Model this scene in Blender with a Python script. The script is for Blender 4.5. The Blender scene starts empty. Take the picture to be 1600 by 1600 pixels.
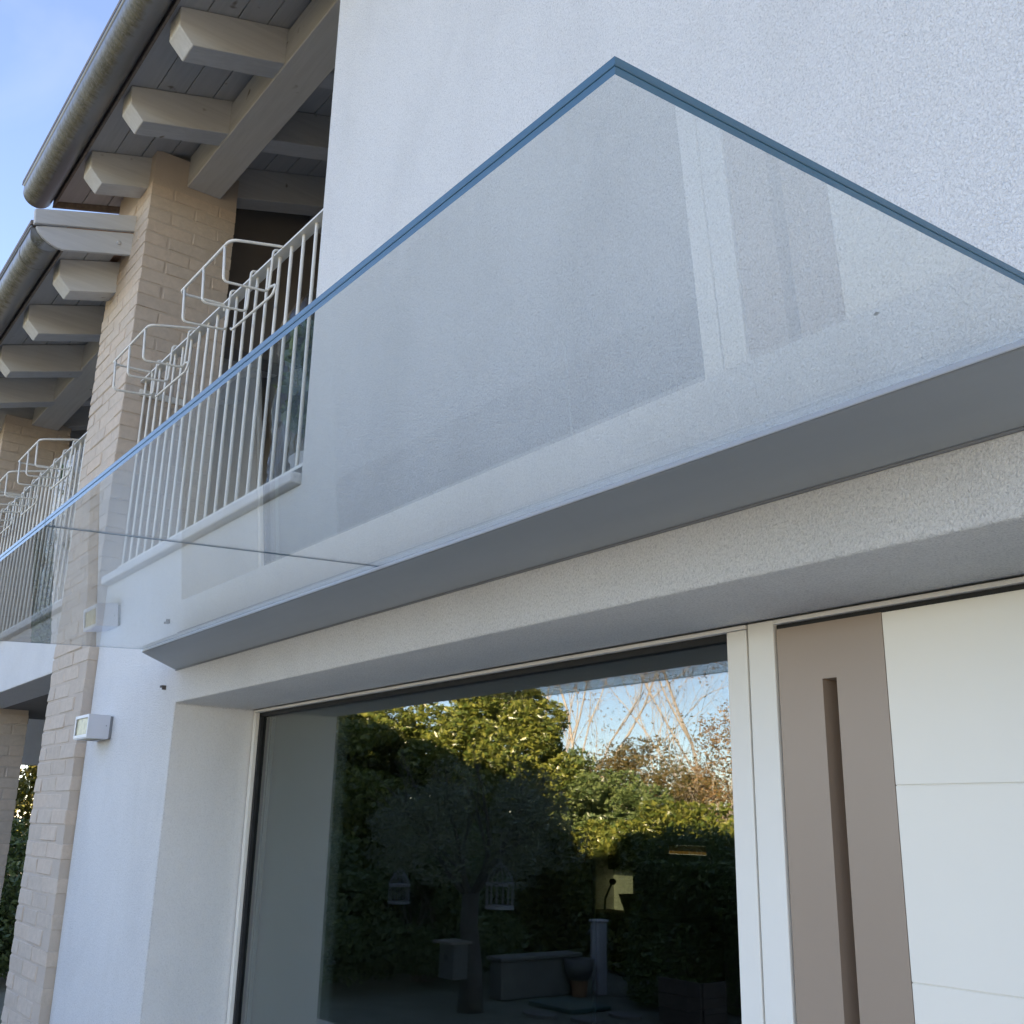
import bpy, bmesh, math, random
import numpy as np
from mathutils import Vector, Matrix

sc = bpy.context.scene
COL = sc.collection
rnd = random.Random(7)
rng = np.random.default_rng(11)

# ------------------------------------------------------------------ camera, sky, sun, exposure
cam = bpy.data.cameras.new('camera')
cam.sensor_width = 36.0
cam.lens = 36.0 * 1641.15 / 1600.0
cam.clip_start = 0.02
cam.clip_end = 3000.0
cam_ob = bpy.data.objects.new('camera', cam)
COL.objects.link(cam_ob)
# rows of the camera-to-world rotation solved from the vanishing points (image right, image up, backwards)
_R = ((0.60283369, -0.21741912, -0.76767211), (0.79761008, 0.18862834, 0.57292015), (0.02024092, -0.95767859, 0.2871272))
cam_ob.matrix_world = Matrix(((_R[0][0], -_R[0][1], -_R[0][2], 0.0),
                              (_R[1][0], -_R[1][1], -_R[1][2], -1.4),
                              (_R[2][0], -_R[2][1], -_R[2][2], 1.65),
                              (0, 0, 0, 1)))
sc.camera = cam_ob

SUN_EL, SUN_AZ = 24.5, 30.0          # behind the house, a little to the right
world = bpy.data.worlds.new('World')
sc.world = world
world.use_nodes = True
wn = world.node_tree.nodes
wl = world.node_tree.links
sky = wn.new('ShaderNodeTexSky')
sky.sky_type = 'NISHITA'
sky.sun_disc = False
sky.sun_elevation = math.radians(SUN_EL)
sky.sun_rotation = math.radians(SUN_AZ)
sky.air_density = 1.0
sky.altitude = 1500
sky.dust_density = 0.25
sky.ozone_density = 3.0
bg = wn['Background']
# thin veils of high cloud over the whole sky
tc = wn.new('ShaderNodeTexCoord')
mp = wn.new('ShaderNodeMapping')
mp.inputs['Scale'].default_value = (1.0, 1.0, 2.6)
nz = wn.new('ShaderNodeTexNoise')
nz.inputs['Scale'].default_value = 2.4
nz.inputs['Detail'].default_value = 6
nz.inputs['Distortion'].default_value = 0.7
cr = wn.new('ShaderNodeValToRGB')
cr.color_ramp.elements[0].position = 0.50
cr.color_ramp.elements[0].color = (0, 0, 0, 1)
cr.color_ramp.elements[1].position = 0.80
cr.color_ramp.elements[1].color = (0.16, 0.16, 0.16, 1)
mx = wn.new('ShaderNodeMixRGB')
mx.inputs[2].default_value = (3.0, 3.3, 3.8, 1)
wl.new(tc.outputs['Generated'], mp.inputs[0])
wl.new(mp.outputs[0], nz.inputs['Vector'])
wl.new(nz.outputs['Fac'], cr.inputs[0])
wl.new(cr.outputs[0], mx.inputs[0])
wl.new(sky.outputs[0], mx.inputs[1])
wl.new(mx.outputs[0], bg.inputs[0])
bg.inputs[1].default_value = 0.06

sun = bpy.data.lights.new('sun', 'SUN')
sun.energy = 5.0
sun.angle = math.radians(0.53)
sun.color = (1.0, 0.86, 0.66)
sun_ob = bpy.data.objects.new('sun', sun)
COL.objects.link(sun_ob)
_d = Vector((math.sin(math.radians(SUN_AZ)) * math.cos(math.radians(SUN_EL)),
             math.cos(math.radians(SUN_AZ)) * math.cos(math.radians(SUN_EL)),
             math.sin(math.radians(SUN_EL))))
sun_ob.rotation_euler = _d.to_track_quat('Z', 'Y').to_euler()
sun_ob.location = _d * 60

vs = sc.view_settings
vs.view_transform = 'Standard'
vs.look = 'None'
vs.gamma = 1.0
vs.use_curve_mapping = False
vs.exposure = 3.2
vs.use_white_balance = True          # the camera's own balance for open shade
vs.white_balance_temperature = 7700
vs.white_balance_tint = 21
sc.cycles.max_bounces = 12
sc.cycles.diffuse_bounces = 4
sc.cycles.glossy_bounces = 6
sc.cycles.transmission_bounces = 12
sc.cycles.transparent_max_bounces = 24
sc.cycles.use_denoising = True

# ------------------------------------------------------------------ materials
MATS = {}


class NT:
    def __init__(self, name):
        self.m = bpy.data.materials.new(name)
        self.m.use_nodes = True
        self.t = self.m.node_tree
        self.n = self.t.nodes
        self.bsdf = self.n['Principled BSDF']
        self.out = self.n['Material Output']
        MATS[name] = self.m

    def new(self, t, **kw):
        n = self.n.new(t)
        for k, v in kw.items():
            if k in n.inputs:
                n.inputs[k].default_value = v
            else:
                setattr(n, k, v)
        return n

    def ln(self, a, b):
        self.t.links.new(a, b)

    def pos(self, scale=(1, 1, 1)):
        g = self.new('ShaderNodeNewGeometry')
        m = self.new('ShaderNodeMapping')
        m.inputs['Scale'].default_value = scale
        self.ln(g.outputs['Position'], m.inputs[0])
        return m.outputs[0]

    def obj(self, scale=(1, 1, 1)):
        g = self.new('ShaderNodeTexCoord')
        m = self.new('ShaderNodeMapping')
        m.inputs['Scale'].default_value = scale
        self.ln(g.outputs['Object'], m.inputs[0])
        return m.outputs[0]

    def noise(self, vec, scale, detail=4, rough=0.55, dist=0.0):
        n = self.new('ShaderNodeTexNoise', Scale=scale, Detail=detail, Roughness=rough, Distortion=dist)
        self.ln(vec, n.inputs['Vector'])
        return n.outputs['Fac']

    def ramp(self, fac, stops):
        r = self.new('ShaderNodeValToRGB')
        e = r.color_ramp.elements
        while len(e) < len(stops):
            e.new(0.5)
        for el, (p, c) in zip(e, stops):
            el.position = p
            el.color = (*c, 1) if len(c) == 3 else c
        self.ln(fac, r.inputs[0])
        return r.outputs[0]

    def mix(self, fac, a, b, mode='MIX'):
        m = self.new('ShaderNodeMixRGB', blend_type=mode)
        for s, v in ((0, fac), (1, a), (2, b)):
            if hasattr(v, 'is_output'):
                self.ln(v, m.inputs[s])
            else:
                m.inputs[s].default_value = v if s == 0 else (*v, 1)
        return m.outputs[0]

    def math(self, op, a, b=0.0, clamp=False):
        m = self.new('ShaderNodeMath', operation=op, use_clamp=clamp)
        for s, v in ((0, a), (1, b)):
            if hasattr(v, 'is_output'):
                self.ln(v, m.inputs[s])
            else:
                m.inputs[s].default_value = v
        return m.outputs[0]

    def bump(self, h, strength, dist):
        b = self.new('ShaderNodeBump', Strength=strength, Distance=dist)
        self.ln(h, b.inputs['Height'])
        self.ln(b.outputs[0], self.bsdf.inputs['Normal'])
        return b.outputs[0]

    def color(self, c):
        if hasattr(c, 'is_output'):
            self.ln(c, self.bsdf.inputs['Base Color'])
        else:
            self.bsdf.inputs['Base Color'].default_value = (*c, 1)

    def set(self, **kw):
        for k, v in kw.items():
            self.bsdf.inputs[k.replace('_', ' ')].default_value = v
        return self


def simple(name, col, rough=0.5, metal=0.0, var=0.06, scale=6.0, bump=0.0, bscale=80, bdist=0.001):
    t = NT(name)
    p = t.pos()
    f = t.noise(p, scale, 5)
    c = t.ramp(f, [(0.3, tuple(x * (1 - var) for x in col)), (0.7, tuple(min(1, x * (1 + var)) for x in col))])
    t.color(c)
    t.set(Roughness=rough, Metallic=metal)
    if bump:
        t.bump(t.noise(p, bscale, 4), bump, bdist)
    return t.m


def make_stucco(name, col, grain=1.0):
    t = NT(name)
    p = t.pos((1, 1, 0.8))
    fine = t.noise(p, 250, 3, 0.65, 0.7)
    mid = t.noise(p, 120, 3, 0.55, 0.8)
    big = t.noise(t.pos((1, 1, 0.6)), 2.3, 6, 0.65, 0.3)
    streak = t.noise(t.pos((9, 9, 0.55)), 1.0, 5, 0.6)
    gr = t.ramp(fine, [(0.30, (0.48, 0.48, 0.49)), (0.47, (0.84, 0.84, 0.84)), (0.62, (1, 1, 1))])
    c = t.ramp(big, [(0.28, tuple(x * 0.90 for x in col)), (0.52, tuple(x * 0.97 for x in col)), (0.75, col)])
    c = t.mix(1.0, c, t.ramp(streak, [(0.30, (0.985, 0.985, 0.98)), (0.55, (1, 1, 1))]), 'MULTIPLY')
    c = t.mix(0.62 * grain, c, t.mix(1.0, c, gr, 'MULTIPLY'))
    t.color(c)
    t.set(Roughness=0.92)
    t.bsdf.inputs['Specular IOR Level'].default_value = 0.25
    h = t.math('ADD', t.math('MULTIPLY', fine, 0.9), t.math('MULTIPLY', mid, 0.7))
    t.bump(h, 1.0 * grain, 0.0055)
    return t.m


M_stucco = make_stucco('stucco', (0.84, 0.83, 0.81))
M_stucco_soft = make_stucco('reveal_stucco', (0.84, 0.83, 0.815), 0.4)


def make_brick(name, col):
    t = NT(name)
    info = t.new('ShaderNodeObjectInfo')
    p = t.pos()
    f = t.noise(p, 26, 6, 0.65, 0.5)
    a = t.ramp(info.outputs['Random'], [(0.0, tuple(x * 0.88 for x in col)), (0.5, col), (1.0, (col[0] * 1.05, col[1] * 1.0, col[2] * 0.96))])
    c = t.mix(0.35, a, t.ramp(f, [(0.3, tuple(x * 0.72 for x in col)), (0.65, tuple(min(1, x * 1.15) for x in col))]))
    t.color(c)
    t.set(Roughness=0.9)
    t.bump(t.noise(p, 60, 5, 0.6), 0.7, 0.004)
    return t.m


M_brick = make_brick('painted_brick', (0.56, 0.465, 0.38))
M_mortar = simple('brick_mortar', (0.51, 0.425, 0.35), 0.95, bump=0.6, bscale=90, bdist=0.003)


def make_wood(name, col, axis='Y', knots=True):
    t = NT(name)
    info = t.new('ShaderNodeObjectInfo')
    sc3 = {'X': (2.0, 30, 30), 'Y': (30, 2.0, 30)}[axis]
    g = t.new('ShaderNodeNewGeometry')
    ad = t.new('ShaderNodeVectorMath', operation='ADD')
    cmb = t.new('ShaderNodeCombineXYZ')
    for k in range(3):
        t.ln(t.math('MULTIPLY', info.outputs['Random'], 7.3 + k), cmb.inputs[k])
    t.ln(g.outputs['Position'], ad.inputs[0])
    t.ln(cmb.outputs[0], ad.inputs[1])
    m = t.new('ShaderNodeMapping')
    m.inputs['Scale'].default_value = sc3
    t.ln(ad.outputs[0], m.inputs[0])
    f = t.noise(m.outputs[0], 1.0, 5, 0.6, 1.2)
    c = t.ramp(f, [(0.25, tuple(x * 0.88 for x in col)), (0.55, col), (0.8, tuple(min(1, x * 1.08) for x in col))])
    if knots:
        k = t.noise(ad.outputs[0], 9.0, 2, 0.5, 0.4)
        kk = t.ramp(k, [(0.70, (1, 1, 1)), (0.76, (0.45, 0.38, 0.32))])
        c = t.mix(1.0, c, kk, 'MULTIPLY')
        s = t.noise(ad.outputs[0], 2.0, 4, 0.6)
        c = t.mix(t.ramp(s, [(0.5, (0, 0, 0)), (0.8, (0.22, 0.22, 0.22))]), c, (0.42, 0.37, 0.30))
    t.color(c)
    t.set(Roughness=0.75)
    t.bump(f, 0.15, 0.002)
    return t.m


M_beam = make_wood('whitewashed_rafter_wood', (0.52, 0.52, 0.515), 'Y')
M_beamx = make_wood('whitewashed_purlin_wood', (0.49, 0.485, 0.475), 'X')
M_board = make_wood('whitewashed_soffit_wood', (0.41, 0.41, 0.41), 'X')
M_fascia = make_wood('painted_verge_board', (0.50, 0.51, 0.52), 'Y', False)

# zinc gutter with algae streaks on its outer lower belly
t = NT('weathered_zinc')
g = t.new('ShaderNodeNewGeometry')
sp = t.new('ShaderNodeSeparateXYZ')
tco = t.new('ShaderNodeTexCoord')
t.ln(tco.outputs['Object'], sp.inputs[0])
st = t.noise(t.obj((26, 3, 3)), 1.0, 5, 0.65, 0.6)
# the gutter's object origin lies on the axis of its round belly
ang = t.math('ARCTAN2', sp.outputs['Z'], t.math('MULTIPLY', sp.outputs['Y'], -1.0))
band = t.math('ADD', ang, t.math('MULTIPLY', t.math('SUBTRACT', st, 0.5), 1.1))
mask = t.ramp(t.math('MULTIPLY_ADD', band, 0.25), [(0, (0, 0, 0))] * 2)
mr = t.new('ShaderNodeMapRange')
mr.inputs['From Min'].default_value = -1.9
mr.inputs['From Max'].default_value = 0.35
t.ln(band, mr.inputs['Value'])
msk = t.ramp(mr.outputs[0], [(0.18, (0, 0, 0)), (0.34, (0.95, 0.95, 0.95)), (0.60, (0.85, 0.85, 0.85)), (0.86, (0.0, 0.0, 0.0))])
alg = t.ramp(t.noise(t.obj((40, 14, 14)), 1.0, 5), [(0.3, (0.05, 0.045, 0.025)), (0.7, (0.15, 0.135, 0.085))])
spk = t.noise(t.obj((90, 90, 90)), 1.0, 4)
zc = t.ramp(t.noise(t.obj((2, 8, 8)), 1.0, 4), [(0.3, (0.17, 0.175, 0.18)), (0.7, (0.24, 0.245, 0.25))])
msk2 = t.mix(1.0, msk, t.ramp(spk, [(0.3, (0.5, 0.5, 0.5)), (0.55, (1, 1, 1))]), 'MULTIPLY')
t.color(t.mix(msk2, zc, alg))
t.ln(t.math('SUBTRACT', 0.45, t.math('MULTIPLY', msk2, 0.4)), t.bsdf.inputs['Metallic'])
t.ln(t.math('ADD', 0.36, t.math('MULTIPLY', msk2, 0.45)), t.bsdf.inputs['Roughness'])
M_zinc = t.m
M_drip = simple('brown_drip_metal', (0.16, 0.125, 0.10), 0.6, var=0.3, scale=40)
M_tile = simple('clay_roof', (0.38, 0.22, 0.15), 0.85, var=0.2, scale=8)
M_white_metal = simple('cream_painted_iron', (0.74, 0.71, 0.64), 0.38, var=0.04, scale=12)
M_sill = simple('pale_stone', (0.62, 0.61, 0.60), 0.8, var=0.08, scale=14, bump=0.2)
t = NT('grey_anodised_profile')
p = t.pos((2.0, 14, 14))
t.color(t.mix(t.ramp(t.noise(t.pos((30, 3, 3)), 1.0, 5, 0.6), [(0.55, (0, 0, 0)), (0.85, (0.35, 0.35, 0.35))]), t.ramp(t.noise(p, 1.0, 5), [(0.3, (0.335, 0.36, 0.372)), (0.7, (0.365, 0.39, 0.402))]), (0.31, 0.325, 0.33)))
t.set(Metallic=0.2)
t.ln(t.math('ADD', 0.36, t.math('MULTIPLY', t.noise(p, 1.5, 5), 0.2)), t.bsdf.inputs['Roughness'])
M_alu = t.m
M_lip = simple('pale_profile_lip', (0.78, 0.83, 0.86), 0.35, 0.2, var=0.02)
M_frame = simple('cream_window_frame', (0.82, 0.785, 0.715), 0.42, var=0.02, scale=3, bump=0.05, bscale=300, bdist=0.0005)
M_doorw = simple('cream_door_panel', (0.88, 0.825, 0.725), 0.40, var=0.02, scale=2, bump=0.06, bscale=260, bdist=0.0006)
M_taupe = simple('taupe_door_panel', (0.355, 0.265, 0.20), 0.36, var=0.03, scale=2, bump=0.06, bscale=260, bdist=0.0006)
M_black = simple('black_gasket_and_gap_shade', (0.012, 0.012, 0.013), 0.6)  # also fills the door gaps, black in place of shade
M_lampm = simple('silver_lamp_metal', (0.60, 0.62, 0.66), 0.42, 0.25, var=0.02)
M_lampb = simple('grey_lamp_backplate', (0.20, 0.21, 0.22), 0.5)
M_refl = simple('patterned_lamp_glass', (0.40, 0.37, 0.24), 0.3, 0.0, var=0.35, scale=45, bump=0.4, bscale=70, bdist=0.003)
M_rust = simple('rusty_metal', (0.12, 0.105, 0.10), 0.7, 0.3, var=0.3, scale=90)
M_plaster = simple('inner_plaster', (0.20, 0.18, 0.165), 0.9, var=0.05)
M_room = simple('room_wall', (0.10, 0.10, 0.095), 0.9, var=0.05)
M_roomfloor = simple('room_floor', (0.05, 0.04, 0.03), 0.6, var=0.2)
M_pave = simple('terrace_stone', (0.63, 0.55, 0.45), 0.85, var=0.12, scale=5, bump=0.2)
M_dirt = simple('bare_soil', (0.13, 0.09, 0.06), 0.95, var=0.3)


def make_glass(name, col, rough=0.0, ior=1.5):
    t = NT(name)
    gl = t.new('ShaderNodeBsdfGlass', Roughness=rough, IOR=ior)
    gl.inputs['Color'].default_value = (*col, 1)
    t.ln(gl.outputs[0], t.out.inputs[0])
    return t.m


M_canopy = make_glass('laminated_glass', (0.945, 0.960, 0.960), 0.0, 1.62)
# ground edges of the laminated sheet
t = NT('ground_glass_edge')
t.color((0.06, 0.19, 0.29))
t.set(Roughness=0.22)
t.bsdf.inputs['Transmission Weight'].default_value = 0.35
t.bsdf.inputs['IOR'].default_value = 1.5
M_gedge = t.m
M_inter = simple('interlayer', (0.03, 0.10, 0.14), 0.5)


def make_pane(name, f0, tint):
    """flat glazing: Schlick mirror over a tinted see-through sheet"""
    t = NT(name)
    g = t.new('ShaderNodeNewGeometry')
    d = t.new('ShaderNodeVectorMath', operation='DOT_PRODUCT')
    t.ln(g.outputs['Normal'], d.inputs[0])
    t.ln(g.outputs['Incoming'], d.inputs[1])
    c = t.math('ABSOLUTE', d.outputs['Value'])
    k = t.math('POWER', t.math('SUBTRACT', 1.0, c, True), 5.0)
    f = t.math('ADD', f0, t.math('MULTIPLY', k, 1.0 - f0), True)
    tr = t.new('ShaderNodeBsdfTransparent')
    tr.inputs[0].default_value = (*tint, 1)
    gs = t.new('ShaderNodeBsdfGlossy')
    gs.inputs['Roughness'].default_value = 0.0
    gs.inputs[0].default_value = (0.97, 0.99, 1.0, 1)
    ms = t.new('ShaderNodeMixShader')
    t.ln(f, ms.inputs[0])
    t.ln(tr.outputs[0], ms.inputs[1])
    t.ln(gs.outputs[0], ms.inputs[2])
    t.ln(ms.outputs[0], t.out.inputs[0])
    return t.m


M_pane = make_pane('coated_window_glass', 0.12, (0.80, 0.86, 0.84))
M_pane2 = make_pane('inner_window_glass', 0.035, (0.86, 0.90, 0.88))
M_film = make_pane('clear_plastic_film', 0.035, (0.86, 0.88, 0.90))


def make_leaf(name, c0, c1, rough=0.4, trans=0.25):
    t = NT(name)
    g = t.new('ShaderNodeNewGeometry')
    c = t.ramp(g.outputs['Random Per Island'], [(0.0, c0), (1.0, c1)])
    t.color(c)
    t.set(Roughness=rough)
    tl = t.new('ShaderNodeBsdfTranslucent')
    t.ln(t.mix(1.0, c, (1.15, 1.1, 0.5), 'MULTIPLY'), tl.inputs[0])
    ms = t.new('ShaderNodeMixShader')
    ms.inputs[0].default_value = trans
    t.ln(t.bsdf.outputs[0], ms.inputs[1])
    t.ln(tl.outputs[0], ms.inputs[2])
    t.ln(ms.outputs[0], t.out.inputs[0])
    return t.m


M_laurel = make_leaf('laurel_leaf', (0.055, 0.09, 0.02), (0.21, 0.215, 0.045), 0.3)
M_hedge = make_leaf('hedge_leaf', (0.05, 0.09, 0.03), (0.15, 0.19, 0.065), 0.4)
M_olive = make_leaf('olive_leaf', (0.09, 0.11, 0.075), (0.20, 0.22, 0.15), 0.5)
M_privet = make_leaf('privet_leaf', (0.06, 0.06, 0.02), (0.16, 0.11, 0.035), 0.5)
M_brownleaf = make_leaf('dry_leaf', (0.16, 0.09, 0.035), (0.30, 0.19, 0.08), 0.6)
M_yellow = make_leaf('sunny_leaf', (0.07, 0.09, 0.015), (0.17, 0.15, 0.03), 0.5)
M_pot_leaf = make_leaf('balcony_leaf', (0.05, 0.10, 0.03), (0.12, 0.19, 0.06), 0.4)
M_bark = simple('pale_bark', (0.30, 0.26, 0.22), 0.9, var=0.3, scale=14, bump=0.5, bscale=30, bdist=0.01)
M_oliveb = simple('olive_bark', (0.075, 0.065, 0.058), 0.9, var=0.3, scale=14, bump=0.5, bscale=30, bdist=0.01)
M_barkd = simple('grey_bark', (0.20, 0.17, 0.14), 0.9, var=0.3, scale=14, bump=0.5, bscale=30, bdist=0.01)

t = NT('lawn')
p = t.pos()
t.color(t.ramp(t.noise(p, 3.0, 8, 0.7), [(0.3, (0.10, 0.11, 0.075)), (0.7, (0.165, 0.165, 0.125))]))
t.set(Roughness=0.95)
t.bump(t.noise(p, 60, 4), 0.8, 0.03)
M_lawn = t.m

# ------------------------------------------------------------------ mesh helpers


class MB:
    """collects verts and faces, builds one mesh object"""

    def __init__(self):
        self.v, self.f, self.mi = [], [], []

    def quad_strip(self, rings, closed=True, caps=True, mi=0):
        base = len(self.v)
        n = len(rings[0])
        for r in rings:
            self.v += [tuple(p) for p in r]
        m = n if closed else n - 1
        for i in range(len(rings) - 1):
            for j in range(m):
                a = base + i * n + j
                b = base + i * n + (j + 1) % n
                self.f.append((a, b, b + n, a + n))
                self.mi.append(mi)
        if caps and closed:
            self.f.append(tuple(base + j for j in reversed(range(n))))
            self.f.append(tuple(base + (len(rings) - 1) * n + j for j in range(n)))
            self.mi += [mi, mi]
        return self

    def box(self, x0, x1, y0, y1, z0, z1, mi=0):
        self.quad_strip([[(x0, y0, z0), (x1, y0, z0), (x1, y1, z0), (x0, y1, z0)],
                         [(x0, y0, z1), (x1, y0, z1), (x1, y1, z1), (x0, y1, z1)]], mi=mi)
        return self

    def prism_x(self, prof, x0, x1, mi=0):
        """profile of (y, z) counter-clockwise seen from +x, extruded along x"""
        self.quad_strip([[(x0, y, z) for y, z in prof], [(x1, y, z) for y, z in prof]], mi=mi)
        return self

    def prism_y(self, prof, y0, y1, mi=0):
        self.quad_strip([[(x, y0, z) for x, z in prof], [(x, y1, z) for x, z in prof]], mi=mi)
        return self

    def tube(self, pts, rad, n=8, caps=True):
        pts = [Vector(p) for p in pts]
        if not isinstance(rad, (list, tuple)):
            rad = [rad] * len(pts)
        rings = []
        up = Vector((0.31, 0.17, 0.93))
        prev = None
        for i, p in enumerate(pts):
            a = pts[max(i - 1, 0)]
            b = pts[min(i + 1, len(pts) - 1)]
            d = (b - a)
            if d.length < 1e-9:
                d = Vector((0, 0, 1))
            d.normalize()
            if prev is None:
                u = d.cross(up)
                if u.length < 1e-3:
                    u = d.cross(Vector((1, 0, 0)))
            else:
                u = prev - d * prev.dot(d)
            u.normalize()
            prev = u
            w = d.cross(u)
            rings.append([tuple(p + (u * math.cos(2 * math.pi * k / n) + w * math.sin(2 * math.pi * k / n)) * rad[i]) for k in range(n)])
        self.quad_strip(rings, caps=caps)
        return self

    def lathe(self, prof, c, n=20):
        rings = [[(c[0] + r * math.cos(2 * math.pi * k / n), c[1] + r * math.sin(2 * math.pi * k / n), c[2] + z) for k in range(n)] for r, z in prof]
        self.quad_strip(rings)
        return self

    def mesh(self, name, mats, smooth=False, bevel=0.0, seg=2):
        me = bpy.data.meshes.new(name)
        me.from_pydata(self.v, [], self.f)
        for m in (mats if isinstance(mats, (list, tuple)) else [mats]):
            me.materials.append(m)
        if any(self.mi):
            me.polygons.foreach_set('material_index', self.mi)
        bm = bmesh.new()
        bm.from_mesh(me)
        bmesh.ops.recalc_face_normals(bm, faces=bm.faces)
        if bevel:
            es = [e for e in bm.edges if len(e.link_faces) == 2 and e.calc_face_angle(0) > 0.5]
            bmesh.ops.bevel(bm, geom=es, offset=bevel, segments=seg, profile=0.5, affect='EDGES', clamp_overlap=True)
        bm.to_mesh(me)
        bm.free()
        if smooth:
            me.polygons.foreach_set('use_smooth', [True] * len(me.polygons))
            if smooth == 'auto':
                me.set_sharp_from_angle(angle=math.radians(40))
        me.update()
        return me

    def build(self, name, mats, parent=None, loc=None, **kw):
        me = self.mesh(name, mats, **kw)
        return link(name, me, parent, loc)


def link(name, data, parent=None, loc=None):
    o = bpy.data.objects.new(name, data)
    COL.objects.link(o)
    if parent is not None:
        o.parent = parent
        # parts are written in world coordinates: undo the parent's own place
        off = Vector((0, 0, 0))
        q = parent
        while q is not None:
            off += q.location
            q = q.parent
        o.location = -off
    if loc is not None:
        o.location = o.location + Vector(loc)
    return o


def thing(name, label, cat, loc=(0, 0, 0), group=None):
    o = bpy.data.objects.new(name, None)
    o.empty_display_size = 0.1
    COL.objects.link(o)
    o.location = loc
    return tag(o, label, cat, group)


def tag(o, label, cat, group=None):
    o['label'] = label
    o['category'] = cat
    if group:
        o['group'] = group
    return o


def structure(o):
    o['kind'] = 'structure'
    return o


def rot_rect(cx, cz, w, h):
    return [(cx - w / 2, cz - h / 2), (cx + w / 2, cz - h / 2), (cx + w / 2, cz + h / 2), (cx - w / 2, cz + h / 2)]


# ------------------------------------------------------------------ ground
g_ = MB().box(-400, 400, -400, 400, -0.5, 0.0).build('ground', M_lawn)
structure(g_)
g_ = structure(MB().box(-10.5, 4.5, -2.6, 0.02, -0.2, 0.03).build('terrace', M_pave))

# ------------------------------------------------------------------ the house
house = thing('house', 'white stucco house with brick piers, loggias and wooden eaves', 'house', (-3.0, 0.3, 0))
XW0, XOPL, XOPR, HEAD = -5.098, -3.99, -0.53, 2.076
YF = 0.33                                        # plane of the recessed window and door

wall = MB().prism_y([(XW0, 0), (XOPL, 0), (XOPL, HEAD), (XOPR, HEAD), (XOPR, 0), (4.4, 0), (4.4, 5.10), (-3.04, 5.10), (-3.04, 2.726), (XW0, 2.726)], 0.0, 0.42)
fw = wall.build('facade_wall', [M_stucco, M_stucco_soft], house, bevel=0.007, seg=3, smooth='auto')
for _p in fw.data.polygons:                       # the side of the recess is floated smoother
    if _p.normal.x > 0.98 and abs(_p.center.x - XOPL) < 0.003:
        _p.material_index = 1
# balcony sills (level with the loggia floor)
MB().box(-5.095, -3.045, -0.034, 0.30, 2.728, 2.768).build('sill', M_sill, house, bevel=0.008)
MB().box(-8.195, -5.725, -0.034, 0.30, 2.728, 2.768).build('sill', M_sill, house, bevel=0.008)
# slab edge over the porch
MB().box(-8.19, -5.73, 0.0, 0.25, 2.379, 2.726).build('slab_edge', M_stucco, house, bevel=0.006)
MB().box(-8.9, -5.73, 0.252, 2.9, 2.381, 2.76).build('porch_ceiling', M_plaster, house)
MB().box(-9.3, -5.1, 2.9, 3.1, 0.0, 7).build('porch_back_wall', M_stucco_soft, house)
MB().box(-9.6, -9.3, -0.04, 7.2, 2.06, 5.0).build('porch_side_lintel', M_stucco_soft, house)
MB().box(-9.6, -9.3, 1.6, 7.2, 0, 2.06).build('porch_side_wall', M_stucco_soft, house)
MB().box(-5.098, -4.9, 0.43, 2.9, 0, 2.7).build('porch_inner_wall', M_room, house)
# loggia floor, inner walls
MB().box(-9.3, -3.04, 0.302, 2.0, 2.705, 2.77).build('loggia_floor', M_sill, house)
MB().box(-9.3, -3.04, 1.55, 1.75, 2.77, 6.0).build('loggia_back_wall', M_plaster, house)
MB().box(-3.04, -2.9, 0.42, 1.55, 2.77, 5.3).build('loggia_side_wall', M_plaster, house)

# brick piers
BV = [MB() for _ in range(0)]


def brick_mesh(lx, ly, lz, k):
    b = MB().box(-lx / 2, lx / 2, -ly / 2, ly / 2, -lz / 2, lz / 2)
    me = b.mesh('brick', M_brick, bevel=0.0035, seg=1)
    r = random.Random(k * 31 + int(lx * 1000))
    for v in me.vertices:
        v.co += Vector((r.uniform(-1, 1), r.uniform(-1, 1), r.uniform(-1, 1))) * 0.0022
    me.update()
    return me


_bm = {}


def brick(parent, x0, x1, y0, y1, z0, z1):
    key = (round(x1 - x0, 3), round(y1 - y0, 3), rnd.randrange(4))
    if key not in _bm:
        _bm[key] = brick_mesh(x1 - x0, y1 - y0, z1 - z0, key[2])
    j = lambda a: rnd.uniform(-a, a)
    o = link('brick', _bm[key], parent)
    o.location = o.location + Vector(((x0 + x1) / 2 + j(.0012), (y0 + y1) / 2 + j(.0018), (z0 + z1) / 2 + j(.0015)))
    o.rotation_euler = (j(.006), j(.004), j(.005))


CH, JT = 0.0736, 0.0085


def pier(x0, x1, y0, y1, z0, z1, zones, name_label):
    core = MB().box(x0 + 0.0034, x1 - 0.0034, y0 + 0.0034, y1 - 0.0034, z0, z1).build('brick_pier', M_mortar, house)
    core['label'] = name_label
    for zone in zones:
        za, zb, front, side = zone
        k0 = int(math.ceil(za / CH))
        k1 = int(zb / CH)
        for k in range(k0, k1):
            a, b = k * CH, k * CH + CH - JT
            even = k % 2 == 0
            bw = 0.12
            if front:
                xe = x1 if even else x1 - bw - JT
                while xe > x0 + 0.03:
                    xs = max(x0, xe - 0.245)
                    if xs - x0 < 0.05:
                        xs = x0
                    brick(core, xs, xe, y0, y0 + bw, a, b)
                    xe = xs - JT
            if side:
                ys = y0 if not even else y0 + bw + JT
                if not front and even:
                    brick(core, x1 - bw, x1, y0, y0 + bw, a, b)
                while ys < y1 - 0.03:
                    ye = min(y1, ys + 0.245)
                    if y1 - ye < 0.05:
                        ye = y1
                    brick(core, x1 - bw, x1, ys, ye, a, b)
                    ys = ye + JT
    return core


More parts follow.
